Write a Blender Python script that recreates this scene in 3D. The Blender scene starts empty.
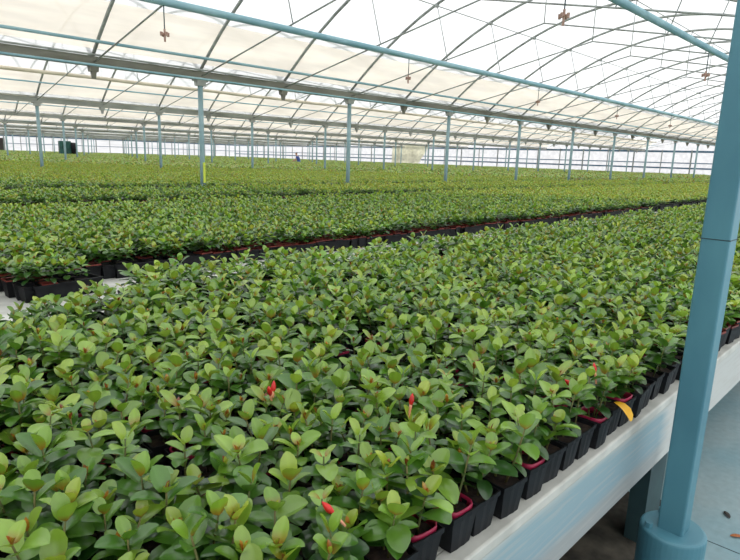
import bpy, math, random
import numpy as np
from mathutils import Vector, Matrix

rnd = random.Random(7)
nrs = np.random.RandomState(11)
S = bpy.context.scene
C = S.collection
PI = math.pi

# ------------------------------------------------------------------ camera
EYE = 1.55
RM = np.array([[0.7026083139184, -0.12688351180294152, 0.7001729298146967], [-0.710900300611856, -0.1680616606590409, 0.6829173015867284], [0.031021279836851393, -0.9775765200991062, -0.20828304671337405]])
F = 575.0

def project(P):
    P = np.asarray(P, float) - np.array([0, 0, EYE])
    c = P @ RM
    d = np.maximum(c[..., 2], 1e-3)
    return 370 + F * c[..., 0] / d, 280 + F * c[..., 1] / d, c[..., 2]

cam_d = bpy.data.cameras.new('camera')
cam = bpy.data.objects.new('camera', cam_d)
C.objects.link(cam)
M = Matrix.Identity(4)
for i in range(3):
    M[i][0] = RM[i][0]
    M[i][1] = -RM[i][1]
    M[i][2] = -RM[i][2]
M[2][3] = EYE
cam.matrix_world = M
cam_d.sensor_width = 36
cam_d.lens = 36 * F / 740
cam_d.clip_start = 0.05
cam_d.clip_end = 500
S.camera = cam

# ------------------------------------------------------------------ colour helpers
def lin(c):
    c = c / 255.0
    return c / 12.92 if c <= 0.04045 else ((c + 0.055) / 1.055) ** 2.4

def rgb(r, g, b):
    return (lin(r), lin(g), lin(b), 1.0)

def new_mat(name):
    m = bpy.data.materials.new(name)
    m.use_nodes = True
    nt = m.node_tree
    return m, nt, nt.nodes['Principled BSDF'], nt.nodes['Material Output']

def noise_mat(name, c1, c2, scale=8.0, rough=0.6, detail=4.0, metallic=0.0, stretch=(1, 1, 1), bump=0.0, lo=0.35, hi=0.65):
    m, nt, b, out = new_mat(name)
    tc = nt.nodes.new('ShaderNodeTexCoord')
    mp = nt.nodes.new('ShaderNodeMapping')
    mp.inputs['Scale'].default_value = stretch
    nz = nt.nodes.new('ShaderNodeTexNoise')
    nz.inputs['Scale'].default_value = scale
    nz.inputs['Detail'].default_value = detail
    cr = nt.nodes.new('ShaderNodeValToRGB')
    cr.color_ramp.elements[0].position = lo
    cr.color_ramp.elements[1].position = hi
    cr.color_ramp.elements[0].color = c1
    cr.color_ramp.elements[1].color = c2
    L = nt.links.new
    L(tc.outputs['Object'], mp.inputs['Vector'])
    L(mp.outputs['Vector'], nz.inputs['Vector'])
    L(nz.outputs['Fac'], cr.inputs['Fac'])
    L(cr.outputs['Color'], b.inputs['Base Color'])
    b.inputs['Roughness'].default_value = rough
    b.inputs['Metallic'].default_value = metallic
    if bump:
        bp = nt.nodes.new('ShaderNodeBump')
        bp.inputs['Strength'].default_value = bump
        bp.inputs['Distance'].default_value = 0.01
        L(nz.outputs['Fac'], bp.inputs['Height'])
        L(bp.outputs['Normal'], b.inputs['Normal'])
    return m

def sheet_mat(name, col, transp, dif=0.3):
    """thin plastic sheet: part clear, part milky"""
    m, nt, b, out = new_mat(name)
    nt.nodes.remove(b)
    L = nt.links.new
    tl = nt.nodes.new('ShaderNodeBsdfTranslucent')
    df = nt.nodes.new('ShaderNodeBsdfDiffuse')
    tr = nt.nodes.new('ShaderNodeBsdfTransparent')
    nz = nt.nodes.new('ShaderNodeTexNoise')
    tc = nt.nodes.new('ShaderNodeTexCoord')
    mp = nt.nodes.new('ShaderNodeMapping')
    mp.inputs['Scale'].default_value = (0.35, 2.2, 2.2)
    nz.inputs['Scale'].default_value = 1.6
    nz.inputs['Detail'].default_value = 5
    mx = nt.nodes.new('ShaderNodeMixRGB')
    mx.inputs[1].default_value = tuple(c * 0.86 for c in col[:3]) + (1,)
    mx.inputs[2].default_value = col
    L(tc.outputs['Object'], mp.inputs['Vector'])
    L(mp.outputs['Vector'], nz.inputs['Vector'])
    cr = nt.nodes.new('ShaderNodeValToRGB')
    cr.color_ramp.elements[0].position = 0.38
    cr.color_ramp.elements[1].position = 0.62
    L(nz.outputs['Fac'], cr.inputs['Fac'])
    L(cr.outputs['Color'], mx.inputs[0])
    L(mx.outputs[0], tl.inputs['Color'])
    L(mx.outputs[0], df.inputs['Color'])
    m1 = nt.nodes.new('ShaderNodeMixShader')
    m1.inputs[0].default_value = dif
    L(tl.outputs[0], m1.inputs[1])
    L(df.outputs[0], m1.inputs[2])
    m2 = nt.nodes.new('ShaderNodeMixShader')
    m2.inputs[0].default_value = transp
    L(m1.outputs[0], m2.inputs[1])
    L(tr.outputs[0], m2.inputs[2])
    L(m2.outputs[0], out.inputs['Surface'])
    return m

MT = {}
MT['film'] = sheet_mat('greenhouse_film', (0.98, 0.98, 0.98, 1), 0.66)
MT['cloth'] = sheet_mat('cream_shade_cloth', rgb(255, 245, 228), 0.16, .12)
MT['wallfilm'] = sheet_mat('wall_film', (0.80, 0.785, 0.795, 1), 0.08)
MT['steel'] = noise_mat('galvanised_steel', rgb(118, 126, 124), rgb(150, 158, 156), 6, 0.5, metallic=0.0)
MT['gutternear'] = noise_mat('brownish_gutter', rgb(112, 110, 98), rgb(146, 144, 134), 3, 0.6, stretch=(.3, 1, 1))
MT['gutter'] = noise_mat('haze_pale_gutter', rgb(146, 148, 142), rgb(182, 185, 182), 3, 0.6, stretch=(.3, 1, 1))  # same gutter metal, haze and flare put into the paler colour
MT['rod'] = noise_mat('arch_tube', rgb(140, 144, 140), rgb(172, 178, 174), 5, 0.5)
MT['bluepipe'] = noise_mat('blue_pipe_paint', rgb(124, 168, 180), rgb(158, 196, 204), 5, 0.35, stretch=(.4, 1, 1))
MT['bluepost'] = noise_mat('blue_post_paint', rgb(76, 128, 144), rgb(92, 146, 160), 5, 0.45, stretch=(1, 1, .35))
MT['colpaint'] = noise_mat('pale_blue_post_paint', rgb(118, 152, 158), rgb(150, 178, 182), 4, 0.5, stretch=(1, 1, .4))
MT['brown'] = noise_mat('brown_plastic', rgb(150, 116, 102), rgb(184, 152, 136), 20, 0.5)
MT['beige'] = noise_mat('rolled_cloth', rgb(196, 186, 164), rgb(224, 214, 192), 3, 0.8, stretch=(.6, 3, 3))
MT['bench'] = noise_mat('white_bench_top', rgb(184, 184, 176), rgb(214, 214, 206), 7, 0.6)
MT['dark'] = noise_mat('dark_teal_paint', rgb(40, 62, 66), rgb(58, 84, 86), 4, 0.6)
MT['black'] = noise_mat('black_pot_plastic', rgb(17, 18, 21), rgb(30, 32, 36), 14, 0.6)
MT['black'].node_tree.nodes['Principled BSDF'].inputs['Specular IOR Level'].default_value = .25
MT['pink'] = noise_mat('pink_pot_plastic', rgb(140, 22, 56), rgb(176, 36, 78), 12, 0.4)
MT['redpot'] = noise_mat('red_brown_pot', rgb(104, 40, 36), rgb(142, 60, 50), 12, 0.5)
MT['soil'] = noise_mat('potting_soil', rgb(30, 22, 18), rgb(62, 46, 36), 60, 0.95, bump=0.4)
MT['ground'] = noise_mat('dark_ground', rgb(44, 42, 36), rgb(92, 86, 74), 9, 0.95, detail=8, bump=0.5)
MT['trim'] = noise_mat('blue_wall_rail', rgb(70, 98, 122), rgb(92, 122, 146), 3, 0.5)
MT['yellow'] = sheet_mat('pale_yellow_sheet', rgb(255, 253, 236), 0.1, .15)
MT['skin'] = noise_mat('skin', rgb(196, 150, 122), rgb(206, 160, 132), 6, 0.6)
MT['shirt'] = noise_mat('blue_shirt', rgb(64, 84, 150), rgb(84, 106, 176), 8, 0.8)
MT['trouser'] = noise_mat('dark_trousers', rgb(40, 44, 56), rgb(56, 60, 72), 8, 0.8)
MT['hair'] = noise_mat('dark_hair', rgb(26, 20, 18), rgb(46, 36, 30), 30, 0.6)
MT['heater'] = noise_mat('dark_green_metal', rgb(22, 66, 62), rgb(38, 92, 84), 3, 0.4)

# blue painted concrete floor with worn greyer areas
def floor_mat():
    m, nt, b, out = new_mat('blue_painted_concrete')
    L = nt.links.new
    tc = nt.nodes.new('ShaderNodeTexCoord')
    n1 = nt.nodes.new('ShaderNodeTexNoise'); n1.inputs['Scale'].default_value = 1.1; n1.inputs['Detail'].default_value = 6
    n2 = nt.nodes.new('ShaderNodeTexNoise'); n2.inputs['Scale'].default_value = 26; n2.inputs['Detail'].default_value = 6
    cr = nt.nodes.new('ShaderNodeValToRGB')
    cr.color_ramp.elements[0].position = .38; cr.color_ramp.elements[0].color = rgb(132, 176, 188)
    cr.color_ramp.elements[1].position = .66; cr.color_ramp.elements[1].color = rgb(178, 194, 194)
    mx = nt.nodes.new('ShaderNodeMixRGB'); mx.blend_type = 'MULTIPLY'; mx.inputs[0].default_value = 0.35
    L(tc.outputs['Object'], n1.inputs['Vector']); L(tc.outputs['Object'], n2.inputs['Vector'])
    L(n1.outputs['Fac'], cr.inputs['Fac'])
    L(cr.outputs['Color'], mx.inputs[1]); L(n2.outputs['Fac'], mx.inputs[2])
    L(mx.outputs[0], b.inputs['Base Color'])
    b.inputs['Roughness'].default_value = 0.55
    bp = nt.nodes.new('ShaderNodeBump'); bp.inputs['Strength'].default_value = .15; bp.inputs['Distance'].default_value = .005
    L(n2.outputs['Fac'], bp.inputs['Height']); L(bp.outputs['Normal'], b.inputs['Normal'])
    return m
MT['floor'] = floor_mat()

# whitewashed bench board with a worn blue painted band
def board_mat():
    m, nt, b, out = new_mat('whitewashed_board')
    L = nt.links.new
    tc = nt.nodes.new('ShaderNodeTexCoord')
    mp = nt.nodes.new('ShaderNodeMapping'); mp.inputs['Scale'].default_value = (.8, 6, 14)
    nz = nt.nodes.new('ShaderNodeTexNoise'); nz.inputs['Scale'].default_value = 2.2; nz.inputs['Detail'].default_value = 7
    sp = nt.nodes.new('ShaderNodeSeparateXYZ')
    L(tc.outputs['Object'], mp.inputs['Vector']); L(mp.outputs['Vector'], nz.inputs['Vector'])
    L(tc.outputs['Object'], sp.inputs[0])
    a = nt.nodes.new('ShaderNodeMath'); a.operation = 'MULTIPLY_ADD'
    a.inputs[1].default_value = .05; L(nz.outputs['Fac'], a.inputs[0]); L(sp.outputs['Z'], a.inputs[2])
    cr = nt.nodes.new('ShaderNodeValToRGB')
    e = cr.color_ramp.elements
    # z of the board runs .43 - .70, noise adds about .06
    cr.color_ramp.interpolation = 'LINEAR'
    e[0].position = .50; e[0].color = rgb(158, 162, 162)
    e[1].position = .545; e[1].color = rgb(140, 166, 176)
    e2 = e.new(.655); e2.color = rgb(146, 172, 180)
    e3 = e.new(.69); e3.color = rgb(206, 206, 198)
    L(a.outputs[0], cr.inputs['Fac'])
    n2 = nt.nodes.new('ShaderNodeTexNoise'); n2.inputs['Scale'].default_value = 5; n2.inputs['Detail'].default_value = 8
    L(mp.outputs['Vector'], n2.inputs['Vector'])
    c2 = nt.nodes.new('ShaderNodeValToRGB')
    c2.color_ramp.elements[0].position = .5; c2.color_ramp.elements[1].position = .62
    L(n2.outputs['Fac'], c2.inputs['Fac'])
    mx = nt.nodes.new('ShaderNodeMixRGB'); mx.inputs[2].default_value = rgb(186, 184, 178)
    ml = nt.nodes.new('ShaderNodeMath'); ml.operation = 'MULTIPLY'; ml.inputs[1].default_value = .35
    L(c2.outputs['Color'], ml.inputs[0]); L(ml.outputs[0], mx.inputs[0])
    # the blue paint only survives on the near stretch of the board
    w1 = nt.nodes.new('ShaderNodeMath'); w1.operation = 'MULTIPLY_ADD'; w1.inputs[1].default_value = .25
    L(nz.outputs['Fac'], w1.inputs[0]); L(sp.outputs['X'], w1.inputs[2])
    w2 = nt.nodes.new('ShaderNodeMapRange'); w2.inputs['From Min'].default_value = 2.36; w2.inputs['From Max'].default_value = 2.46
    L(w1.outputs[0], w2.inputs['Value'])
    mw = nt.nodes.new('ShaderNodeMixRGB'); mw.inputs[2].default_value = rgb(200, 202, 198)
    L(w2.outputs[0], mw.inputs[0]); L(cr.outputs['Color'], mw.inputs[1])
    L(mw.outputs[0], mx.inputs[1])
    L(mx.outputs[0], b.inputs['Base Color'])
    b.inputs['Roughness'].default_value = .7
    return m
MT['board'] = board_mat()

def leaf_mat():
    m, nt, b, out = new_mat('leaf')
    L = nt.links.new
    at = nt.nodes.new('ShaderNodeAttribute'); at.attribute_name = 'tint'
    L(at.outputs['Color'], b.inputs['Base Color'])
    b.inputs['Roughness'].default_value = .30
    b.inputs['Specular IOR Level'].default_value = 1.0
    tl = nt.nodes.new('ShaderNodeBsdfTranslucent')
    hs = nt.nodes.new('ShaderNodeHueSaturation'); hs.inputs['Value'].default_value = 1.4; hs.inputs['Hue'].default_value = .485
    L(at.outputs['Color'], hs.inputs['Color']); L(hs.outputs['Color'], tl.inputs['Color'])
    mx = nt.nodes.new('ShaderNodeMixShader'); mx.inputs[0].default_value = .22
    L(b.outputs[0], mx.inputs[1]); L(tl.outputs[0], mx.inputs[2]); L(mx.outputs[0], out.inputs['Surface'])
    return m
MT['leaf'] = leaf_mat()

# ------------------------------------------------------------------ mesh helpers
class MB:
    def __init__(self):
        self.v = []; self.f = []
    def box(self, x0, x1, y0, y1, z0, z1):
        b = len(self.v)
        for z in (z0, z1):
            self.v += [(x0, y0, z), (x1, y0, z), (x1, y1, z), (x0, y1, z)]
        self.f += [tuple(b + i for i in q) for q in ((3, 2, 1, 0), (4, 5, 6, 7), (0, 1, 5, 4), (1, 2, 6, 5), (2, 3, 7, 6), (3, 0, 4, 7))]
        return self
    def tube(self, pts, r, n=8, r2=None):
        pts = [Vector(p) for p in pts]
        b0 = len(self.v)
        m = len(pts)
        for i, p in enumerate(pts):
            t = (pts[min(i + 1, m - 1)] - pts[max(i - 1, 0)]).normalized()
            a = Vector((0, 0, 1)) if abs(t.z) < .9 else Vector((1, 0, 0))
            u = t.cross(a).normalized(); w = t.cross(u)
            rr = r if r2 is None else r + (r2 - r) * i / max(m - 1, 1)
            for k in range(n):
                an = 2 * PI * k / n
                self.v.append(tuple(p + u * (rr * math.cos(an)) + w * (rr * math.sin(an))))
        for i in range(m - 1):
            for k in range(n):
                k2 = (k + 1) % n
                self.f.append((b0 + i * n + k, b0 + i * n + k2, b0 + (i + 1) * n + k2, b0 + (i + 1) * n + k))
        self.f.append(tuple(b0 + k for k in reversed(range(n))))
        self.f.append(tuple(b0 + (m - 1) * n + k for k in range(n)))
        return self
    def prism(self, prof, x0, x1):
        """profile (y,z) swept along x"""
        b = len(self.v); n = len(prof)
        for x in (x0, x1):
            self.v += [(x, y, z) for y, z in prof]
        for k in range(n):
            k2 = (k + 1) % n
            self.f.append((b + k, b + k2, b + n + k2, b + n + k))
        self.f.append(tuple(b + k for k in reversed(range(n))))
        self.f.append(tuple(b + n + k for k in range(n)))
        return self
    def mesh(self, name, mat, smooth=False):
        me = bpy.data.meshes.new(name)
        me.from_pydata(self.v, [], self.f)
        me.materials.append(mat)
        if smooth:
            me.polygons.foreach_set('use_smooth', [True] * len(me.polygons))
        me.update()
        return me
    def build(self, name, mat, parent=None, smooth=False):
        return link(name, self.mesh(name, mat, smooth), parent)

def link(name, me, parent=None):
    o = bpy.data.objects.new(name, me)
    C.objects.link(o)
    if parent is not None:
        o.parent = parent
    return o

def bevel(o, w, seg=2):
    md = o.modifiers.new('bevel', 'BEVEL'); md.width = w; md.segments = seg; md.limit_method = 'ANGLE'
    return o

def tag(o, label, cat, group=None, kind=None):
    o['label'] = label; o['category'] = cat
    if group: o['group'] = group
    if kind: o['kind'] = kind
    return o

def empty(name, loc=(0, 0, 0)):
    o = bpy.data.objects.new(name, None)
    C.objects.link(o); o.location = loc; o.empty_display_size = .1
    return o

def struct(o):
    o['kind'] = 'structure'
    return o

def nth(n):
    return str(n) + ('th' if 10 <= n % 100 <= 20 else {1: 'st', 2: 'nd', 3: 'rd'}.get(n % 10, 'th'))

BAYW = ['near', 'second', 'third', 'fourth', 'fifth', 'sixth', 'seventh', 'eighth', 'ninth']

# ------------------------------------------------------------------ layout
Y0, BW, NB = 0.55, 10.09, 9           # first post line, bay width, number of bays
def G(k): return Y0 + BW * k          # y of gutter k (k = 0 over the blue post)
XE = 58.0                             # end wall
YW = G(NB)                            # side wall
XN = -4.0
ZG = EYE + 1.53                        # springing of the arches
HW = BW / 2
def arch_z(d): return ZG + 2.12 * (1 - (d / HW) ** 2)

def in_view(P, m=40):
    x, y, d = project(P)
    return bool(np.any((d > .3) & (x > -m) & (x < 740 + m) & (y > -m) & (y < 560 + m)))

# ------------------------------------------------------------------ setting
fl = MB().box(XN, XE, -6, 1.6, -.2, 0).build('floor', MT['floor']); struct(fl)
gr = MB().box(XN, XE, 1.6, YW, -.2, -.004).build('floor_dirt', MT['ground']); struct(gr)
# loose dirt lying under the near end of the bench
gm = MB(); nx, ny = 60, 16
for i in range(nx + 1):
    for j in range(ny + 1):
        x = XN + (2.75 - XN) * i / nx; y = .60 + (1.62 - .60) * j / ny
        e = min(1, (nx - i) / 5, j / 3)
        gm.v.append((x + (rnd.uniform(-.03, .03) if i < nx else rnd.uniform(-.08, .04)), y + (rnd.uniform(-.02, .02) if j == 0 else 0), .002 + .02 * e * rnd.uniform(.3, 1)))
for i in range(nx):
    for j in range(ny):
        a = i * (ny + 1) + j
        gm.f.append((a, a + ny + 1, a + ny + 2, a + 1))
tag(gm.build('dirt', MT['ground'], smooth=True), 'dark loose dirt on the floor under the white bench', 'dirt', kind='stuff')
for k in range(-1, NB):
    yc = (G(k) + G(k + 1)) / 2
    n = 20
    prof = [(yc + HW * (-1 + 2 * i / n), arch_z(HW * (-1 + 2 * i / n)) + .03) for i in range(n + 1)]
    mb = MB()
    for x in (XN, XE):
        mb.v += [(x, y, z) for y, z in prof]
    mb.f = [(i, i + 1, n + 2 + i, n + 1 + i) for i in range(n)]
    struct(mb.build('ceiling', MT['film'], smooth=True))

# end wall and side wall : milky sheet on steel rails
def wall_sheet(name, a, b, arches):
    mb = MB()
    (ax, ay), (bx, by) = a, b
    zt = ZG
    mb.v += [(ax, ay, 0), (bx, by, 0), (bx, by, zt), (ax, ay, zt)]
    mb.f.append((0, 1, 2, 3))
    for k in arches:
        yc = (G(k) + G(k + 1)) / 2
        b0 = len(mb.v); n = 14
        for i in range(n + 1):
            d = HW * (-1 + 2 * i / n)
            mb.v.append((ax, yc + d, arch_z(d)))
        for i in range(n):
            mb.v.append(None)
        mb.v = [v for v in mb.v if v is not None]
        mb.f.append(tuple(b0 + i for i in range(n + 1)))
    return struct(mb.build(name, MT['wallfilm']))
wall_sheet('wall_end', (XE, -6), (XE, YW), range(-1, NB))
wall_sheet('wall_side', (XN, YW), (XE, YW), [])
struct(MB().box(XN - .2, XN, -6, YW, 0, ZG + .1).build('wall_back', noise_mat('plain_back_wall', rgb(120, 124, 126), rgb(140, 144, 146), 2, .8)))
for z, r in ((1.47, .07), (1.93, .045), (2.95, .09)):
    struct(MB().box(XE - .1, XE - .02, -6, YW, z - r, z + r).build('trim_end_wall', MT['trim']))
for z, r in ((1.93, .04), (2.95, .09)):
    struct(MB().box(18, XE, YW - .1, YW - .02, z - r, z + r).build('trim_side_wall', MT['trim']))
yy = 1.5
i = 0
while yy < YW:
    w = .035 if i % 2 else .055
    struct(MB().box(XE - .16, XE - .1, yy - w, yy + w, 0, ZG).build('trim_wall_stud', MT['steel']))
    yy += 2.52; i += 1
xx = 18.0; i = 0
while xx < XE:
    w = .035 if i % 2 else .06
    struct(MB().box(xx - w, xx + w, YW - .16, YW - .1, 0, ZG).build('trim_wall_stud', MT['steel']))
    xx += 2.0; i += 1
dr = struct(MB().box(19.6, 22.0, YW - .25, YW - .17, 0, 2.6).build('door_1', noise_mat('dark_door', rgb(50, 44, 42), rgb(66, 58, 54), 3)))
struct(MB().box(21.86, 22.06, YW - .27, YW - .165, 0, 2.65).build('door_frame', MT['steel'], dr))

# ------------------------------------------------------------------ gutters, posts, trusses
def gutter(k):
    y = G(k); g = empty('roof_gutter', (0, y, 0))
    x1 = XE - .2
    mb = MB().prism([(-.06, ZG - .16), (.06, ZG - .16), (.11, ZG - .03), (.13, ZG - .01), (-.13, ZG - .01), (-.11, ZG - .03)], XN, x1)
    mb.build('trough', MT['gutternear' if k <= 1 else 'gutter'], g)
    MB().tube([(XN, -.115, ZG + .015), (x1, -.115, ZG + .015)], .018, 6).build('edge_tube', MT['rod'], g)
    if k <= 2:
        for i in range(-2, 28):
            x = 2 + 2 * i
            if i % 2 == 0 or not in_view(np.array([(x, y, ZG - .2)])): continue
            b = MB()
            b.prism([(-.05, ZG - .25), (.05, ZG - .25), (.075, ZG - .16), (-.075, ZG - .16)], x - .07, x + .07)
            b.prism([(-.012, ZG - .36), (.012, ZG - .36), (.05, ZG - .25), (-.05, ZG - .25)], x - .035, x + .035)
            b.build('bracket', MT['gutternear' if k <= 1 else 'gutter'], g)
    names = ['over the blue post', 'beyond the two near beds', 'second', 'third', 'fourth', 'fifth', 'sixth', 'seventh', 'eighth', 'against the far side wall']
    lab = {0: 'grey steel roof gutter directly over the nearest blue post', 1: 'long grey steel roof gutter on the first line of posts across the beds'}.get(
        k, 'grey steel roof gutter on the %s line of posts across the beds' % BAYW[k - 1] if k <= 9 else '')
    tag(g, lab, 'gutter', 'roof gutters')
for k in range(0, NB + 1):
    gutter(k)

def post_meshes():
    sh = MB().tube([(0, 0, 0), (0, 0, ZG - .26)], .05, 10)
    cap = MB().prism([(-.055, ZG - .27), (.055, ZG - .27), (.08, ZG - .16), (-.08, ZG - .16)], -.09, .09)
    cap.box(-.16, .16, -.025, .025, ZG - .19, ZG - .16)
    return sh.mesh('shaft', MT['colpaint'], True), cap.mesh('capital', MT['gutter'])
SH, CP = post_meshes()
for k in range(1, NB):
    cnt = 0
    for i in range(15):
        x = 2 + 4 * i
        if x > XE - 1: continue
        y = G(k)
        if not in_view(np.array([(x, y, 1.2), (x, y, 3.)])): continue
        cnt += 1
        p = empty('steel_post', (x, y, 0))
        link('shaft', SH, p)
        link('capital', CP, p)
        if (x, k) == (6, 1):
            MB().box(-.02, .02, -.075, -.05, .95, 1.35).build('tag', noise_mat('yellow_tag', rgb(200, 220, 70), rgb(220, 235, 90), 3), p)
        line = 'first post line across the beds' if k == 1 else '%s post line across the beds' % BAYW[k - 1]
        lab = 'pale blue steel post in the %s, %s along it' % (line, nth(cnt))
        if cnt == 1: lab = 'pale blue steel post, nearest one in the %s' % line
        tag(p, lab, 'post', 'posts of the %s' % line)

# truss prototypes (local: x=0 plane, y measured from the bay centre)
def tube_mesh(name, pts, r, n=6, mat='rod'):
    return MB().tube(pts, r, n).mesh(name, MT[mat], True)
ap = [(0, -HW + 2 * HW * i / 24, arch_z(-HW + 2 * HW * i / 24)) for i in range(25)]
TZ = EYE
tie_pts = [(0, 4.95, TZ + 1.44), (0, 2.13, TZ + 2.02), (0, 0, TZ + 2.45)]
A_M = tube_mesh('arch_tube', ap, .030, 8)
TL = tube_mesh('tie_rod', tie_pts, .014)
TR = tube_mesh('tie_rod', [(x, -y, z) for x, y, z in tie_pts], .014)
WL = tube_mesh('strut', [(0, 2.13, TZ + 2.02), (0, 2.48, arch_z(2.48))], .010)
WR = tube_mesh('strut', [(0, -2.13, TZ + 2.02), (0, -2.48, arch_z(2.48))], .010)
KP = tube_mesh('king_post', [(0, 0, TZ + 2.45), (0, 0, arch_z(0))], .010)
CL = MB().box(-.03, .03, 2.44, 2.52, arch_z(2.48) - .06, arch_z(2.48) - .01).mesh('clamp', MT['rod'])
CR = MB().box(-.03, .03, -2.52, -2.44, arch_z(2.48) - .06, arch_z(2.48) - .01).mesh('clamp', MT['rod'])
for k in range(0, NB):
    cnt = 0
    yc = (G(k) + G(k + 1)) / 2
    step = 2 if k < 5 else 4
    for x in range(0 if k == 0 else 2, int(XE), step):
        pts = np.array([(x, yc + d, arch_z(d)) for d in np.linspace(-HW, HW, 13)])
        if k > 0 and not in_view(pts): continue
        if k == 0 and x < 1: continue
        cnt += 1
        t = empty('roof_truss', (x, yc, 0))
        link('arch_tube', A_M, t)
        link('tie_rod', TL, t); link('tie_rod', TR, t)
        if k < 3:
            link('strut', WL, t); link('strut', WR, t); link('king_post', KP, t)
        if k == 0:
            link('clamp', CL, t); link('clamp', CR, t)
        tag(t, 'arched steel tube roof truss of the %s roof bay, %s along from the near end' % (BAYW[k], nth(cnt)), 'roof truss', 'roof trusses of the %s bay' % BAYW[k])

def pipe(name, y, z, r, mat, label, cat, x0=XN, x1=XE - .3, group=None, wob=0.0, parts=None):
    pts = []
    n = 60 if wob else 2
    for i in range(n):
        x = x0 + (x1 - x0) * i / (n - 1)
        pts.append((x, y, z + (wob * (rnd.random() - .5) if wob else 0)))
    o = MB().tube(pts, r, 10).build(name, MT[mat], smooth=True)
    tag(o, label, cat, group)
    return o

yc0 = (G(0) + G(1)) / 2
t1 = pipe('irrigation_pipe', 7.75, EYE + 1.93, .052, 'bluepipe', 'thick blue overhead pipe along the foot of the cream cloth, sprinklers hanging from it', 'pipe')
t2 = pipe('irrigation_pipe', 3.10, EYE + 1.90, .049, 'bluepipe', 'thick blue overhead pipe running towards the nearest blue post', 'pipe')
for o in (t1, t2):
    for x in range(2, 58, 2):
        yy = 7.75 if o is t1 else 3.10
        zt = TZ + 2.02 - .01 if o is t1 else TZ + 1.95
        if x < 30:
            MB().tube([(x, yy, EYE + 1.92), (x, yy, zt)], .008, 5).build('hanger', MT['rod'], o)
pipe('hanging_pipe', 10.2, EYE + 1.71, .026, 'bluepipe', 'thin blue pipe just above the first grey gutter across the beds', 'pipe')
pipe('hanging_pipe', 10.3, EYE + 1.35, .020, 'bluepipe', 'thin blue wire pipe just below the first grey gutter across the beds', 'pipe')
for k in range(1, NB):
    pipe('hanging_pipe', G(k + 1) - 1.3, EYE + 1.86, .022, 'bluepipe', 'thin blue pipe hung under the roof of the %s bay' % BAYW[k], 'pipe')
# purlins
for d, nm in ((2.48, 'far side'), (-2.48, 'near side')):
    pipe('purlin', yc0 + d, arch_z(2.48) - .035, .010, 'rod', 'thin purlin rod through the clamps on the %s of the near roof arches' % nm, 'purlin')
pipe('purlin', yc0, arch_z(0) - .03, .010, 'rod', 'thin ridge purlin rod along the top of the near roof arches', 'purlin')

# cream cloth on the foot of each roof, with its roll
for k in range(0, 7):
    yc = (G(k) + G(k + 1)) / 2
    top = 4.12 if k == 0 else 4.1
    mb = MB()
    nx = 58; ny = 6
    for i in range(nx + 1):
        x = XN + (XE - .3 - XN) * i / nx
        for j in range(ny + 1):
            d = HW - .12 - (HW - .12 - top) * j / ny
            sag = .02 * math.sin(i * 2.4 + j) * (j / ny)
            mb.v.append((x, yc + d, arch_z(d) + .012 + (abs(sag) if 0 < j else 0) * 0 + sag * .3))
    for i in range(nx):
        for j in range(ny):
            a = i * (ny + 1) + j
            mb.f.append((a, a + 1, a + ny + 2, a + ny + 1))
    o = mb.build('shade_cloth', MT['cloth'], smooth=True)
    tag(o, 'cream shade cloth strip along the far foot of the %s roof bay' % BAYW[k], 'shade cloth', 'cream shade cloths')
    if k >= 1:
        pipe('cloth_roll', yc + top - .05, arch_z(top) - .06, .055, 'beige', 'beige roll of shade cloth under the roof of the %s bay' % BAYW[k], 'cloth roll', wob=.03, group='beige cloth rolls')

# sprinklers
RODM = MB().tube([(0, 0, -.34), (0, 0, -.04)], .008, 6).mesh('drop_pipe', MT['dark'])
hd = MB().tube([(0, 0, -.5), (0, 0, -.34)], .018, 8)
hd.tube([(-.06, 0, -.40), (.06, 0, -.40)], .014, 6).tube([(0, -.06, -.40), (0, .06, -.40)], .014, 6)
for sx, sy in ((-.06, 0), (.06, 0), (0, -.06), (0, .06)):
    hd.tube([(sx, sy, -.43), (sx, sy, -.38)], .022, 6)
HDM = hd.mesh('nozzle_head', MT['brown'])
for yy, zz, xs, nm in ((7.75, EYE + 1.93, (3.87, 8.83, 13.88, 18.9, 23.9), 'far'), (3.1, EYE + 1.90, (5.93, 10.93, 15.93, 20.9), 'near')):
    for j, x in enumerate(xs):
        s = empty('hanging_sprinkler', (x, yy, zz))
        link('drop_pipe', RODM, s); link('nozzle_head', HDM, s).scale = (.8, .8, 1)
        tag(s, 'brown four-nozzle sprinkler on the blue pipe %s, %s along' % ('beside the cream cloth' if nm == 'far' else 'leading to the nearest blue post', nth(j + 1)), 'sprinkler', 'hanging sprinklers')

# ------------------------------------------------------------------ near blue post on its pier
p = empty('support_post', (1.99, .462, 0))
bevel(MB().box(-.04, .04, -.04, .04, .30, ZG - .16).build('shaft', MT['bluepost'], p), .006)
MB().box(-.0408, .0408, -.0408, .0408, 1.34, 1.343).build('seam', MT['dark'], p)
mb = MB().tube([(0, 0, 0), (0, 0, .34), (0, 0, .352)], .103, 40)
pier = mb.build('pier', MT['bluepost'], p)
bevel(pier, .012, 3)
for x, y in ((.06, .055), (-.06, .06)):
    MB().tube([(x, y, .35), (x, y, .37)], .013, 6).build('bolt', MT['bluepost'], p)
tag(p, 'square blue steel post on a round concrete pier beside the white bench', 'post')

struct(MB().prism([(-.002, 0), (.002, 0), (.002, .0012), (-.002, .0012)], 0, 2.2).build('trim_floor_joint', MT['dark']))
jn = bpy.data.objects['trim_floor_joint']; jn.location = (2.58, .52, 0); jn.rotation_euler = (0, 0, math.radians(-88))
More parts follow.
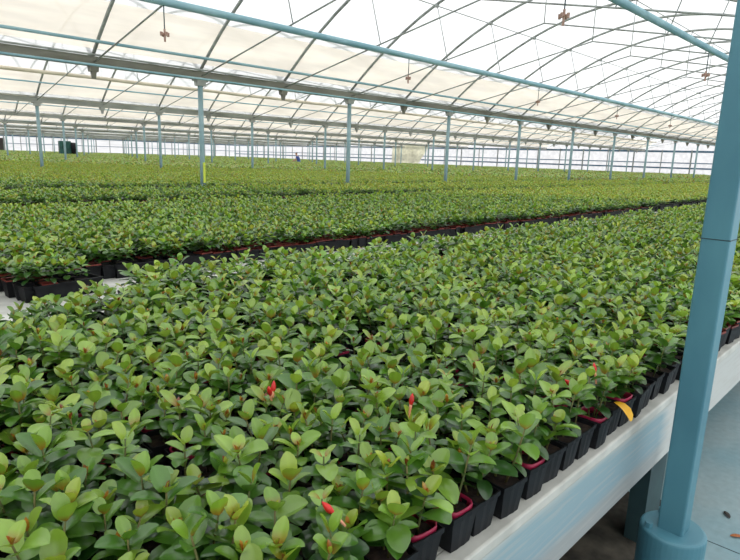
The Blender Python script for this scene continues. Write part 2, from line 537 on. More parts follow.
# ------------------------------------------------------------------ benches
HB = .70
def bench(y0, y1, label, legs):
    b = empty('growing_bench', (0, y0, 0))
    x1 = XE - 1
    x0 = XN + .05
    if not legs:
        for y in (.3, (y1 - y0) / 2, y1 - y0 - .3):
            MB().box(x0, x1, y - .06, y + .06, 0, HB - .1).build('leg', MT['dark'], b)
    MB().box(x0, x1, .045 if legs else .03, y1 - y0, HB - .1, HB).build('bench_top', MT['bench'], b)
    bd = MB().box(x0, x1, 0, .03, HB - .28, HB - .01).build('front_board', MT['board'], b)
    bevel(bd, .004)
    if legs:
        bevel(MB().box(x0, x1, -.012, .045, HB - .035, HB).build('lip', MT['bench'], b), .006)
    for i in range(legs):
        x = -1.6 + 4.0 * i
        MB().box(x - .07, x + .12, .035, .105, 0, HB - .1).build('leg', MT['dark'], b)
    tag(b, label, 'bench')
bench(.615, 10.3, 'long low whitewashed bench with a worn blue front board behind the blue post', 8)
for k in range(1, NB):
    bench(G(k) + .3, G(k + 1) - .3, 'white plant bench under the %s roof bay beyond the near one' % BAYW[k], 0)

# ------------------------------------------------------------------ plants
def srgb(r, g, b): return np.array([lin(r), lin(g), lin(b)])
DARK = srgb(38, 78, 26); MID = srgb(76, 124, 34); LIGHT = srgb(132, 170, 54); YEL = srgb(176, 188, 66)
ORA = srgb(180, 100, 36); RUST = srgb(146, 66, 34)

class PM:
    """numpy-friendly mesh collector: quads only, colour per vertex, material index per face"""
    def __init__(self):
        self.v = []; self.f = []; self.c = []; self.m = []
    def add(self, v, f, c, m):
        b = len(self.v)
        self.v += [tuple(x) for x in v]; self.f += [tuple(b + i for i in q) for q in f]
        self.c += [tuple(x) for x in c]; self.m += [m] * len(f)
    def arr(self):
        return (np.array(self.v, np.float32).reshape(-1, 3), np.array(self.f, np.int32).reshape(-1, 4), np.array(self.c, np.float32).reshape(-1, 3), np.array(self.m, np.int32))

def leaf(base, az, elev, L, W, nu, nv, c_in, c_out, curl=.5, fold=.22, roll=0., base_amt=.35, tipc=None):
    """one oval leaf blade: returns verts, quads, colours"""
    vs = []; cs = []; fs = []
    ca, sa = math.cos(az), math.sin(az)
    e = elev
    us = [(1 - math.cos(PI * (.06 + .94 * i / nu))) / 2 for i in range(nu + 1)]
    u0 = us[0]; us = [(u - u0) / (1 - u0) for u in us]
    pts = [(0., 0.)]
    for i in range(nu):
        du = us[i + 1] - us[i]
        pts.append((pts[-1][0] + math.cos(e) * L * du, pts[-1][1] + math.sin(e) * L * du))
        e -= curl * du
    for i in range(nu + 1):
        u = us[i]
        w = W * .5 * math.sin(PI * (.06 + .94 * i / nu)) ** .88 * (1.0 - .24 * max(0., (u - .5) / .5) ** 1.6)
        if i == nu: w = W * .03
        elif i == nu - 1 and nu > 3: w *= .9
        ee = elev - curl * u
        px, pz = pts[i]
        for j in range(nv + 1):
            t = -1 + 2 * j / nv
            lift = abs(t) * w * fold * 2 * .8
            # normal of the blade in the (radial, z) plane
            nx_, nz_ = -math.sin(ee), math.cos(ee)
            r = px + nx_ * lift; z = pz + nz_ * lift + t * w * roll
            s = t * w
            vs.append((base[0] + ca * r - sa * s, base[1] + sa * r + ca * s, base[2] + z))
            k = max(0., 1 - u / max(base_amt, .01))
            col = c_out * (1 - k) + c_in * k
            col = col * (1.12 if abs(t) < .01 else 1.0)
            cs.append(col)
    for i in range(nu):
        for j in range(nv):
            a = i * (nv + 1) + j
            fs.append((a, a + 1, a + nv + 2, a + nv + 1))
    return vs, fs, cs

def make_foliage(rn, lod):
    """returns PM of leaves, list of stems, PM of tip growth"""
    nu, nv = {0: (6, 4), 1: (3, 2), 2: (2, 2)}[lod]
    P = PM(); T = PM(); stems = []; P.tips = []
    nsh = rn.choice([1, 2, 2, 2, 2, 3])
    for s in range(nsh):
        az0 = rn.uniform(0, 2 * PI)
        off = .0 if nsh == 1 else rn.uniform(.018, .040)
        a_s = 2 * PI * s / nsh + rn.uniform(-.4, .4)
        bx, by = off * math.cos(a_s) * .4, off * math.sin(a_s) * .4
        H = rn.uniform(.075, .150) if nsh > 1 else rn.uniform(.105, .155)
        tx, ty = bx + off * math.cos(a_s) + rn.uniform(-.008, .008), by + off * math.sin(a_s) + rn.uniform(-.008, .008)
        stems.append(((bx, by, -.01), ((bx + tx) / 2 + rn.uniform(-.004, .004), (by + ty) / 2, H * .5), (tx, ty, H)))
        nn = rn.choice([5, 5, 6]) if lod == 0 else 5 if lod == 1 else 3
        hue = rn.uniform(-.3, .3)
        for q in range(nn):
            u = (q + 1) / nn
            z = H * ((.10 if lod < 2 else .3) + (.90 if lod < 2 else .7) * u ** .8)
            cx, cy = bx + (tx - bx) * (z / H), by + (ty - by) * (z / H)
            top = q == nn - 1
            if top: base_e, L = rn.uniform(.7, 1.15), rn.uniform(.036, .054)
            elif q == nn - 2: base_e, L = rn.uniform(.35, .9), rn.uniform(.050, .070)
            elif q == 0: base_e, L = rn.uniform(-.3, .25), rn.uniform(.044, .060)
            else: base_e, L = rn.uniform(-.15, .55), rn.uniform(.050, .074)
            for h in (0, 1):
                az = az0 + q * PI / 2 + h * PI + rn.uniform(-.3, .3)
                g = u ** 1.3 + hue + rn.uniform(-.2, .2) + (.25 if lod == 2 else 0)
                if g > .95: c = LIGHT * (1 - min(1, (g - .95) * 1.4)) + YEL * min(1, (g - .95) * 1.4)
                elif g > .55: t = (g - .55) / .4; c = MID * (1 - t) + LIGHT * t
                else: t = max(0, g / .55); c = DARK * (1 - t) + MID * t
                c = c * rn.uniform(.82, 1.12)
                ci = c
                ba = .3
                if top and rn.random() < .62:
                    ci = ORA * rn.uniform(.7, 1.0) * .8 + c * .2; ba = rn.uniform(.25, .6)
                Lf = L * rn.uniform(.78, 1.04)
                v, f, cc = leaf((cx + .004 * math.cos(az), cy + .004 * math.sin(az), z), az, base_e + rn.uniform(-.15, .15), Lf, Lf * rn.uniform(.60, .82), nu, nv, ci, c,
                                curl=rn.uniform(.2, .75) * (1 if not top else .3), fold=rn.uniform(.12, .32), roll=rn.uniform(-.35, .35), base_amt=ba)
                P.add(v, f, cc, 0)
        # young orange tip
        if rn.random() < .8:
            t0 = len(T.v), len(T.f)
            for h in range(2 if lod else 4):
                az = az0 + nn * PI / 2 + h * PI + rn.uniform(-.5, .5)
                col = (ORA if rn.random() < .6 else RUST) * rn.uniform(.75, 1.2)
                if rn.random() < .3: col = YEL * .9
                Lf = rn.uniform(.014, .027)
                v, f, cc = leaf((tx, ty, H - .002), az, rn.uniform(1.0, 1.45), Lf, Lf * .42, max(2, nu // 2), 2, col, col * .5 + YEL * .5 * rn.random() + col * .2, curl=.1, fold=.3, base_amt=1.)
                T.add(v, f, cc, 0)
            P.tips.append((t0, (len(T.v), len(T.f))))
    return P, stems, T

# pot: square tapered, ribbed, 9.5 cm; origin on the soil line at z = PH
PH = .092
def pot_mesh_pts(top=.047, bot=.036, h=PH, rib=True):
    mb = MB()
    ring = []
    def sq(a, z):
        n = 6; out = []
        c = [(-a, -a), (a, -a), (a, a), (-a, a)]
        for i in range(4):
            p, q = c[i], c[(i + 1) % 4]
            for j in range(n):
                t = j / n
                x, y = p[0] + (q[0] - p[0]) * t, p[1] + (q[1] - p[1]) * t
                if rib and j % 2 == 1:
                    l = 1 - .03
                    x *= l; y *= l
                if j == 0: x *= .95; y *= .95
                out.append((x, y, z))
        return out
    rings = [sq(bot, 0), sq(bot + (top - bot) * .82, h * .86), sq(top * 1.03, h * .865), sq(top * 1.04, h), sq(top * .96, h), sq(top * .92, h * .8)]
    n = len(rings[0])
    for r in rings: mb.v += r
    for i in range(len(rings) - 1):
        for k in range(n):
            k2 = (k + 1) % n
            mb.f.append((i * n + k, i * n + k2, (i + 1) * n + k2, (i + 1) * n + k))
    mb.f.append(tuple(reversed(range(n))))
    return mb

POT = pot_mesh_pts().mesh('pot', MT['black'])
RIM = MB()
for r0, z0, in ((.042, PH - .012),):
    n = 20; k0 = 0
    prof = [(.0405, PH - .016), (.0445, PH - .016), (.0455, PH + .006), (.0435, PH + .008), (.0405, PH + .004)]
    for i in range(n):
        a = 2 * PI * i / n
        ex = 1 / max(abs(math.cos(a)) ** 4 + abs(math.sin(a)) ** 4, .2) ** .25
        RIM.v += [(r * ex * math.cos(a) * .93, r * ex * math.sin(a) * .93, z) for r, z in prof]
    m_ = len(prof)
    for i in range(n):
        for j in range(m_):
            RIM.f.append((i * m_ + j, ((i + 1) % n) * m_ + j, ((i + 1) % n) * m_ + (j + 1) % m_, i * m_ + (j + 1) % m_))
RIM = RIM.mesh('pot_rim', MT['pink'], True)
sm = MB()
n = 7
for i in range(n):
    for j in range(n):
        a = -.040 + .080 * i / (n - 1); b = -.040 + .080 * j / (n - 1)
        sm.v.append((a, b, PH - .014 + rnd.uniform(-.003, .004)))
for i in range(n - 1):
    for j in range(n - 1):
        a = i * n + j
        sm.f.append((a, a + n, a + n + 1, a + 1))
SOIL = sm.mesh('soil', MT['soil'], True)

def pm_mesh(name, pm, mats, smooth=True):
    v, f, c, m = pm.arr() if isinstance(pm, PM) else pm
    return np_mesh(name, v, f, c, m, mats, smooth)

def np_mesh(name, v, f, c, m, mats, smooth=True):
    me = bpy.data.meshes.new(name)
    nv, nf = len(v), len(f)
    me.vertices.add(nv); me.vertices.foreach_set('co', np.ascontiguousarray(v, np.float32).ravel())
    me.loops.add(nf * 4); me.loops.foreach_set('vertex_index', np.ascontiguousarray(f, np.int32).ravel())
    me.polygons.add(nf)
    me.polygons.foreach_set('loop_start', np.arange(0, nf * 4, 4, dtype=np.int32))
    for mt in mats: me.materials.append(mt)
    me.polygons.foreach_set('material_index', np.ascontiguousarray(m, np.int32))
    me.polygons.foreach_set('use_smooth', (np.asarray(m) == 0) if smooth else np.zeros(nf, bool))
    at = me.attributes.new('tint', 'FLOAT_COLOR', 'POINT')
    cc = np.ones((nv, 4), np.float32); cc[:, :3] = c
    at.data.foreach_set('color', cc.ravel())
    me.update(calc_edges=True)
    me.validate()
    return me

NP = 14
prng = random.Random(21)
PROTO0 = []
for i in range(NP):
    st = prng.getstate()
    P, stems, T = make_foliage(prng, 0)
    s = MB()
    for a, b, c in stems: s.tube([a, b, c], .0032, 5, .0018)
    ms = s.mesh('stem', noise_mat('stem_green', rgb(88, 104, 52), rgb(120, 110, 60), 30), True)
    for m_ in (ms,):
        m_.transform(Matrix.Translation((0, 0, PH - .012)))
    for q in (P, T):
        q.v = [(x, y, z + PH - .012) for x, y, z in q.v]
    tips = []
    for (v0, f0), (v1, f1) in P.tips:
        q = PM(); q.add(T.v[v0:v1], [tuple(a - v0 for a in ff) for ff in T.f[f0:f1]], T.c[v0:v1], 0)
        tips.append(pm_mesh('new_growth', q, [MT['leaf']]))
    PROTO0.append(dict(P=P, T=T, foliage=pm_mesh('foliage', P, [MT['leaf']]), stem=ms, tip=tips))

def add_quadpot(pm, rim=None, cells=4):
    """small black pot with soil for the mass"""
    a, b, h = .036, .048, PH
    v = [(-a, -a, 0), (a, -a, 0), (a, a, 0), (-a, a, 0), (-b, -b, h), (b, -b, h), (b, b, h), (-b, b, h)]
    f = [(0, 1, 5, 4), (1, 2, 6, 5), (2, 3, 7, 6), (3, 0, 4, 7)]
    pm.add(v, f, [(.02, .02, .02)] * 8, 1)
    w = .040; z = h - .012
    pm.add([(-b, -b, z), (b, -b, z), (b, b, z), (-b, b, z)], [(0, 1, 2, 3)], [(.03, .02, .02)] * 4, 2)
    if rim is not None:
        i_, o_ = .040, .047
        vv = []
        for r, zz in ((i_, h - .01), (o_, h - .004), (o_, h + .008), (i_, h + .006)):
            vv += [(-r, -r, zz), (r, -r, zz), (r, r, zz), (-r, r, zz)]
        ff = []
        for t in range(3):
            for k in range(4):
                ff.append((t * 4 + k, t * 4 + (k + 1) % 4, t * 4 + 4 + (k + 1) % 4, t * 4 + 4 + k))
        pm.add(vv, ff, [(.1, .02, .02)] * len(vv), rim)

def merged(P, T, stems, rim):
    q = PM()
    v, f, c, m = P.arr(); q.add(v, f.tolist(), c, 0)
    if T.v:
        v, f, c, m = T.arr(); q.add(v, f.tolist(), c, 0)
    add_quadpot(q, rim)
    return q.arr()

MASS0 = [merged(d['P'], d['T'], None, None if i % 2 else 4) for i, d in enumerate(PROTO0)]
prng = random.Random(22)
MASS1 = []; MASS2 = []
for i in range(12):
    P, s_, T = make_foliage(prng, 1)
    for q in (P, T): q.v = [(x, y, z + PH - .012) for x, y, z in q.v]
    MASS1.append(merged(P, T, None, 4))
for i in range(10):
    P, s_, T = make_foliage(prng, 2)
    for q in (P, T): q.v = [(x, y, z + PH - .012) for x, y, z in q.v]
    q = PM(); v, f, c, m = P.arr(); q.add(v, f.tolist(), c, 0)
    if T.v:
        v, f, c, m = T.arr(); q.add(v, f.tolist(), c, 0)
    b, h = .05, PH
    q.add([(-b, -b, 0), (b, -b, 0), (b, b, 0), (-b, b, 0), (-b, -b, h), (b, -b, h), (b, b, h), (-b, b, h)],
          [(0, 1, 5, 4), (1, 2, 6, 5), (3, 0, 4, 7), (4, 5, 6, 7)], [(.02, .02, .02)] * 8, 1)
    MASS2.append(q.arr())
# far clump: a tray of pots about .32 m wide, leaves as small two-face blades
MASS3 = []
prng = random.Random(23)
for i in range(6):
    q = PM()
    for n_ in range(24):
        bx, by = prng.uniform(-.16, .16), prng.uniform(-.16, .16)
        z = prng.uniform(.15, .27)
        c = [MID, LIGHT, LIGHT, YEL, DARK, ORA * .6 + LIGHT * .4][prng.choice([0, 1, 1, 2, 2, 3, 3, 5])] * prng.uniform(.85, 1.1)
        v, f, cc = leaf((bx, by, z), prng.uniform(0, 6.28), prng.uniform(.1, 1.0), .09, .07, 2, 1, c, c, curl=.5)
        q.add(v, f, cc, 0)
    b, h = .165, .10
    q.add([(-b, -b, 0), (b, -b, 0), (b, b, 0), (-b, b, 0), (-b, -b, h), (b, -b, h), (b, b, h), (-b, b, h)],
          [(0, 1, 5, 4), (3, 0, 4, 7), (4, 5, 6, 7)], [(.02, .02, .02)] * 8, 1)
    MASS3.append(q.arr())

# ---- beds
PITCH = .103
beds = [(.668, 3.08), (3.93, 7.25), (8.45, 10.05)]
for k in range(1, NB):
    g = G(k)
    beds += [(g + .75, g + 3.0), (g + 4.1, g + 6.6), (g + 7.7, g + 9.4)]

cells = []           # (x, y, row index, near bed?)
far = []
for bi, (ya, yb) in enumerate(beds):
    xs = np.arange(-1.2, XE - 1.2, PITCH); ys = np.arange(ya, yb + .001, PITCH)
    XX, YY = np.meshgrid(xs, ys, indexing='ij')
    RI = np.broadcast_to(np.arange(len(ys))[None, :], XX.shape)
    px, py, d = project(np.stack([XX, YY, np.full_like(XX, .92)], -1))
    near = d < 3.5
    ok = (d > .25) & np.where(near, (px > -420) & (px < 1160) & (py < 900), (px > -60) & (px < 800))
    ok &= d < 24
    if bi == 0: ok &= ~((XX < 1.25) & (YY > 2.78)) & ~((XX < .75) & (YY > 2.6)) & ~((XX > 2.6) & (YY > 2.95))
    for x, y, r, dd in zip(XX[ok], YY[ok], RI[ok], d[ok]):
        cells.append((x, y, int(r), bi, dd))
    # far clumps
    xs = np.arange(0, XE - 1.2, .33); ys = np.arange(ya + .1, yb, .33)
    XX, YY = np.meshgrid(xs, ys, indexing='ij')
    px, py, d = project(np.stack([XX, YY, np.full_like(XX, .92)], -1))
    ok = (d >= 24) & (px > -40) & (px < 780)
    far.append(np.stack([XX[ok], YY[ok], d[ok]], -1))
for ax in (.06, .16, .26, .35):
    for ay in (.06, .16, .25):
        X_, Y_ = .87 + ax * math.cos(.2) - ay * math.sin(.2), 3.47 + ax * math.sin(.2) + ay * math.cos(.2)
        cells.append((X_, Y_, 0, 1, .7 * X_ + .683 * Y_ + .15))
cells = np.array(cells, dtype=np.float64)
far = np.concatenate(far)

# jitter and a few empty places
jit = nrs.uniform(-.012, .012, (len(cells), 2))
keep = nrs.uniform(0, 1, len(cells)) > .085
cells[:, :2] += jit
# front rows of the second bed stand in trays: keep them tidy
cells = cells[keep]
px, py, dd = project(np.stack([cells[:, 0], cells[:, 1], np.full(len(cells), .90)], -1))
vis = (px > 2) & (px < 738) & (py > 0) & (py < 572) & (cells[:, 3] == 0)
order = np.argsort(np.where(vis, dd, 1e9))
NI = 300
ind = order[:NI]
is_ind = np.zeros(len(cells), bool); is_ind[ind] = True

GRP = 'potted plants of the near bed'
buds = {(.612, .695): (.85, 2.4, .05), (.893, 1.145): (1.1, .8, .03), (1.115, .903): (1.3, .3, .02), (1.54, .706): (.7, 2.6, .05), (1.695, .713): (1.2, 1.0, .03)}
bud_of = {}
xy = cells[ind][:, :2]
for (bx, by), prm in buds.items():
    j = int(np.argmin((xy[:, 0] - bx) ** 2 + (xy[:, 1] - by) ** 2))
    bud_of[j] = prm
yl = int(np.argmin((xy[:, 0] - 1.76) ** 2 + (xy[:, 1] - .66) ** 2))

MT['bud'] = noise_mat('red_bud', rgb(188, 24, 26), rgb(226, 48, 40), 30, .35)
MT['budpink'] = noise_mat('pink_bud_base', rgb(232, 150, 120), rgb(238, 176, 140), 30, .4)
MT['yleaf'] = noise_mat('yellow_leaf', rgb(226, 168, 30), rgb(240, 196, 60), 12, .45)
def bud(parent, elev, az, dz, z0):
    d = Vector((math.cos(az) * math.cos(elev), math.sin(az) * math.cos(elev), math.sin(elev)))
    p0 = Vector((0, 0, z0)); L = .062
    pts = [p0 + d * (L * t) for t in (0, .2, .45, .6, .75, .9, 1.0)]
    b = MB()
    rs = [.0025, .003, .0035]
    b.tube(pts[:4], .0026, 8, .0042)
    b2 = MB(); n = 8
    rr = [.0042, .0062, .0072, .005, .001]
    q = [p0 + d * (L * t) for t in (.58, .68, .78, .92, 1.06)]
    u = d.orthogonal().normalized(); w = d.cross(u)
    for pp, r in zip(q, rr):
        for k in range(n):
            an = 2 * PI * k / n
            b2.v.append(tuple(pp + u * r * math.cos(an) + w * r * math.sin(an)))
    for i in range(4):
        for k in range(n):
            k2 = (k + 1) % n
            b2.f.append((i * n + k, i * n + k2, (i + 1) * n + k2, (i + 1) * n + k))
    b2.f.append(tuple(4 * n + k for k in range(n)))
    o = b2.build('flower_bud', MT['bud'], parent, True)
    b.build('bud_stalk', MT['budpink'], o, True)
    o['label'] = 'pointed red bud'
    return o

rr_ = random.Random(5)
labels_used = set()
sel = [(int(round((cells[c][1] - beds[0][0]) / PITCH)), cells[c][0], j, c) for j, c in enumerate(ind)]
place = {}
near_bed = np.where(cells[:, 3] == 0)[0]
ind_at = {int(c): j for j, c in enumerate(ind)}
for r in sorted(set(cells[near_bed, 2].astype(int))):
    row = near_bed[cells[near_bed, 2].astype(int) == r]
    row = row[np.argsort(cells[row, 0])]
    before = [int(c) for c in row if cells[c, 0] < 1.99][::-1]
    after = [int(c) for c in row if cells[c, 0] >= 1.99]
    for word, lst in (('before', before), ('beyond', after)):
        for n_, c in enumerate(lst):
            if c in ind_at: place[ind_at[c]] = (r + 1, nth(n_ + 1) + ' ' + word)
for r, x, j, c in sel:
    d = PROTO0[rr_.randrange(NP)]
    o = empty('potted_plant', (cells[c][0], cells[c][1], HB + .001))
    o.rotation_euler = (0, 0, rr_.choice([0, 1, 2, 3]) * PI / 2 + rr_.uniform(-.12, .12))
    sc = rr_.uniform(.88, 1.12)
    link('pot', POT, o); link('soil', SOIL, o)
    pink = rr_.random() < .35
    if pink: link('pot_rim', RIM, o)['label'] = 'pink pot rim'
    ps = []
    for nm, dm in [('stem', d['stem']), ('foliage', d['foliage'])] + [('new_growth', t) for t in d['tip']]:
        q = link(nm, dm, o); ps.append(q)
        q.scale = (sc, sc, sc)
        q.location = (0, 0, (PH - .012) * (1 - sc))
        q.rotation_euler = (0, 0, 0)
    rz = rr_.uniform(0, 2 * PI)
    for q in ps:
        if q.name.startswith('new_growth'): q['label'] = 'orange young leaf tips'
    for q in ps: q.rotation_euler = (0, 0, rz)
    r1, pos = place[j]
    look = ('pink-rimmed' if pink else 'black-potted') + ' leafy plant'
    if j in bud_of:
        elev, az, dz = bud_of[j]
        o.rotation_euler = (0, 0, 0)
        bud(o, elev, az, dz, PH + .10)
        if abs(xy[j][0] - .9) < .1 and xy[j][1] > 1.0: bud(o, 1.25, 3.6, dz, PH + .10)
        look = 'leafy plant with red pointed bud'
    if j == yl:
        v, f, cc = leaf((0, -.03, PH + .012), -1.9, .1, .085, .036, 6, 2, ORA, ORA, curl=1.5, fold=.15)
        lm = MB(); lm.v = [tuple(t) for t in v]; lm.f = f
        q = lm.build('yellow_leaf', MT['yleaf'], o, True); q['label'] = 'drooping yellow leaf'
        o.rotation_euler = (0, 0, 0)
        look = 'leafy plant dropping a yellow leaf'
    lab = '%s, %s row from white bench edge, %s blue post' % (look, nth(r1), pos)
    tag(o, lab, 'plant', GRP)

# ---- everything else as one mass
def batch(protos, xs, ys, rot, sc, which, z=HB + .001, tintj=.12):
    out = []
    for pi in range(len(protos)):
        idx = np.where(which == pi)[0]
        if not len(idx): continue
        v, f, c, m = protos[pi]
        ca, sa = np.cos(rot[idx]), np.sin(rot[idx])
        s = sc[idx]
        V = np.empty((len(idx), len(v), 3), np.float32)
        V[..., 0] = (v[None, :, 0] * ca[:, None] - v[None, :, 1] * sa[:, None]) * s[:, None] + xs[idx][:, None]
        V[..., 1] = (v[None, :, 0] * sa[:, None] + v[None, :, 1] * ca[:, None]) * s[:, None] + ys[idx][:, None]
        V[..., 2] = v[None, :, 2] * s[:, None] + z
        Cc = c[None] * (1 + nrs.uniform(-tintj, tintj, (len(idx), 1, 3)).astype(np.float32) * np.array([1, .7, .6], np.float32))
        Ff = f[None] + (np.arange(len(idx), dtype=np.int32) * len(v))[:, None, None]
        out.append((V.reshape(-1, 3), Ff.reshape(-1, 4), Cc.reshape(-1, 3), np.tile(m, len(idx))))
    return out
parts = []
rest = cells[~is_ind]
d = rest[:, 4]
for protos, mask in ((MASS0, d < 4.6), (MASS1, (d >= 4.6) & (d < 11)), (MASS2, d >= 11)):
    q = rest[mask]
    n = len(q)
    parts += batch(protos, q[:, 0], q[:, 1], nrs.randint(0, 4, n) * PI / 2 + nrs.uniform(-.2, .2, n), nrs.uniform(.9, 1.12, n) if protos is not MASS2 else nrs.uniform(.98, 1.2, n), nrs.randint(0, len(protos), n))
n = len(far)
parts += batch(MASS3, far[:, 0], far[:, 1], nrs.randint(0, 4, n) * PI / 2, np.ones(n), nrs.randint(0, 6, n))
off = 0; VV = []; FF = []; CC = []; MM = []
for v, f, c, m in parts:
    VV.append(v); FF.append(f + off); CC.append(c); MM.append(m); off += len(v)
me = np_mesh('potted_plant_crop', np.concatenate(VV), np.concatenate(FF), np.concatenate(CC), np.concatenate(MM), [MT['leaf'], MT['black'], MT['soil'], MT['pink'], MT['redpot']])
mass = link('potted_plant_crop', me)
tag(mass, 'dense green crop of small potted plants filling all the beds beyond the nearest ones', 'plants', kind='stuff')
print('MASS faces', len(me.polygons), 'cells', len(cells), 'far', len(far))

# ---- dead leaves on the blue floor
for (x, y, a, mt, lab) in ((2.83, .44, .6, noise_mat('dead_leaf', rgb(36, 34, 32), rgb(58, 50, 42), 30), 'small dark dead leaf lying on the blue floor beside the pier'),
                           (2.72, .36, 2.2, noise_mat('orange_leaf', rgb(170, 96, 50), rgb(196, 120, 70), 30), 'small orange-brown dead leaf on the blue floor')):
    v, f, cc = leaf((0, 0, .002), a, .12, .055, .022, 6, 2, ORA, ORA, curl=.3, fold=.2)
    lm = MB(); lm.v = [tuple(t) for t in v]; lm.f = f
    q = lm.build('fallen_leaf', mt, None, True); q.location = (x, y, .001)
    sd = q.modifiers.new('solid', 'SOLIDIFY'); sd.thickness = .001
    tag(q, lab, 'leaf')

# ---- black trays along the front of the second bed
def tray_parts():
    L, W, H, t = .40, .30, .092, .006
    wl = MB()
    wl.box(0, L, 0, t, 0, H); wl.box(0, L, W - t, W, 0, H)
    wl.box(-.004, L + .004, -.006, t, H - .012, H); wl.box(-.004, L + .004, W - t, W + .006, H - .012, H)
    for x in (0, L - t):
        wl.box(x, x + t, 0, W, 0, .022); wl.box(x, x + t, 0, W, H - .02, H)
        for i in range(7):
            y = W * i / 6
            wl.box(x, x + t, max(0, y - .012), min(W, y + .012), .02, H - .018)
    base = MB().box(t, L - t, t, W - t, .001, .008)
    return wl.mesh('tray_side', MT['black']), base.mesh('tray_base', MT['black'])
TS, TB = tray_parts()
x = .42; i = 0
while x < 24:
    o = empty('plant_tray', (x, 3.47 if i == 1 else 3.87 + .02 * math.sin(i * 2.1), HB + .0015))
    o.rotation_euler = (0, 0, .2 if i == 1 else rnd.uniform(-.03, .03))
    link('tray_side', TS, o); link('tray_base', TB, o)
    i += 1
    tag(o, 'black slotted plant tray, second bed, near edge, %s from its near end' % nth(i), 'tray', 'black trays fronting the second bed')
    x += .02 if i == 1 else .0
    x += .425 + (.17 if i == 2 else .05 if i in (1, 3, 9) else rnd.uniform(0, .015))

# ------------------------------------------------------------------ far things
h = empty('heater_unit', (20.0, G(6), 0))
bevel(MB().box(-.7, -.7 + 1.05, -.26, .26, .75, 2.2).build('cabinet', MT['heater'], h), .06)
MB().tube([(.3, 0, 1.5), (.75, 0, 1.5)], .58, 20).build('round_end', MT['black'], h, True)
for sx in (-.6, .5):
    for sy in (-.2, .2):
        MB().box(sx - .05, sx + .05, sy - .05, sy + .05, 0, 1.0).build('leg', MT['dark'], h)
tag(h, 'dark green boxy heater with a rounded black end standing far off in the beds', 'heater')

y_ = MB()
n = 12
for i in range(n + 1):
    t = i / n
    y_.v += [(XE - .22 - .03 * (i % 2), 53.0 - 4.3 * t, .6), (XE - .22 - .03 * (i % 2), 53.0 - 6.5 * t, 3.5)]
y_.f = [(2 * i, 2 * i + 2, 2 * i + 3, 2 * i + 1) for i in range(n)]
o = y_.build('hanging_sheet', MT['yellow'])
sd = o.modifiers.new('solid', 'SOLIDIFY'); sd.thickness = .02
tag(o, 'pale yellow plastic sheet hanging on the far end wall', 'sheet')

# person far off among the beds, bent forward over the plants
def skin_mesh(name, verts, edges, radii, mat, parent, lv=1):
    me = bpy.data.meshes.new(name)
    me.from_pydata(verts, edges, [])
    me.materials.append(mat)
    o = link(name, me, parent)
    o.modifiers.new('skin', 'SKIN')
    for v, r in zip(me.skin_vertices[0].data, radii): v.radius = r if isinstance(r, tuple) else (r, r)
    me.skin_vertices[0].data[0].use_root = True
    sub = o.modifiers.new('sub', 'SUBSURF'); sub.levels = lv; sub.render_levels = lv
    me.polygons.foreach_set('use_smooth', [True] * len(me.polygons))
    return o
pr = empty('person', (32.5, G(4), 0))
pr.rotation_euler = (0, 0, math.radians(120))
bv = [(0, 0, .95), (.05, 0, 1.15), (.14, 0, 1.36), (.19, 0, 1.47), (.22, 0, 1.53), (.25, 0, 1.60), (.275, 0, 1.675), (.285, 0, 1.76)]
be = [(k, k + 1) for k in range(7)]
br = [.11, .10, .11, .062, .05, .072, .095, .07]
def chain(start, pts, rads):
    a = start
    for q, r in zip(pts, rads):
        bv.append(q); br.append(r); be.append((a, len(bv) - 1)); a = len(bv) - 1
    return a
chain(6, [(.375, 0, 1.66), (.392, 0, 1.645)], [.02, .013])                     # nose
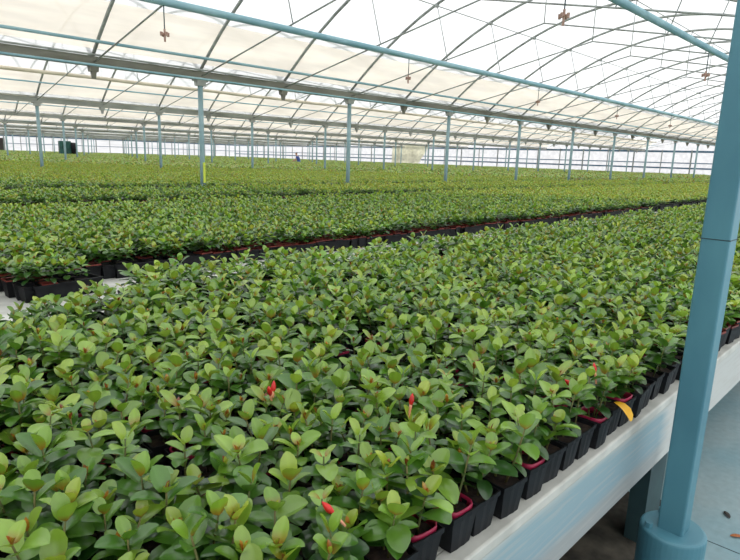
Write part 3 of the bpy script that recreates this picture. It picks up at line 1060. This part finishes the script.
for sgn in (1, -1):
    chain(6, [(.27, .098 * sgn, 1.67), (.262, .108 * sgn, 1.69)], [.018, .012])   # ear
    hnd = chain(2, [(.15, .18 * sgn, 1.40), (.28, .23 * sgn, 1.17), (.49, .18 * sgn, 1.06), (.545, .17 * sgn, 1.035)], [.055, .043, .03, .03])
    for f in range(4):
        y = .17 * sgn + (f - 1.5) * .022
        chain(hnd, [(.60, y, 1.02), (.628 + .006 * (f in (1, 2)), y, .99)], [.0095, .008])
    chain(hnd, [(.575, (.17 - .05) * sgn, 1.02), (.605, (.17 - .056) * sgn, .995)], [.0105, .009])   # thumb
    chain(0, [(0, .09 * sgn, .88), (.04, .10 * sgn, .50), (-.02, .10 * sgn, .09), (.10, .11 * sgn, .04)], [.085, .06, .045, .04])
skin_mesh('body', bv, be, br, MT['skin'], pr, 2)
sv = [(-.01, 0, .84), (.0, 0, .95), (.05, 0, 1.15), (.13, 0, 1.33), (.175, 0, 1.44)]
se = [(0, 1), (1, 2), (2, 3), (3, 4)]
sr = [(.16, .18), (.155, .175), (.145, .165), (.15, .17), (.085, .10)]
for sgn in (1, -1):
    n0 = len(sv)
    sv += [(.15, .19 * sgn, 1.395), (.225, .215 * sgn, 1.265)]
    sr += [.085, .07]; se += [(3, n0), (n0, n0 + 1)]
skin_mesh('shirt', sv, se, sr, MT['shirt'], pr, 2)
tv = [(0, 0, 1.0), (0, .095, .84), (.04, .10, .50), (-.02, .10, .10), (0, -.095, .84), (.04, -.10, .50), (-.02, -.10, .10)]
skin_mesh('trousers', tv, [(0, 1), (1, 2), (2, 3), (0, 4), (4, 5), (5, 6)], [(.115, .125), .115, .085, .07, .115, .085, .07], MT['trouser'], pr, 2)
skin_mesh('hair', [(.225, 0, 1.665), (.25, 0, 1.735), (.285, 0, 1.775)], [(0, 1), (1, 2)], [.088, .105, .09], MT['hair'], pr, 2)
tag(pr, 'person in a blue shirt bending over the plants far off between the posts', 'person')

# ------------------------------------------------------------------ light
w = bpy.data.worlds.new('overcast_sky'); S.world = w; w.use_nodes = True
bg = w.node_tree.nodes['Background']
bg.inputs['Color'].default_value = (.97, .985, 1.0, 1)
bg.inputs['Strength'].default_value = 1.45

S.view_settings.view_transform = 'Standard'
S.view_settings.look = 'None'
S.view_settings.gamma = 1
S.view_settings.exposure = 0.08
S.view_settings.use_curve_mapping = False
S.cycles.use_denoising = True
S.cycles.max_bounces = 8
S.cycles.diffuse_bounces = 4
S.cycles.transparent_max_bounces = 24
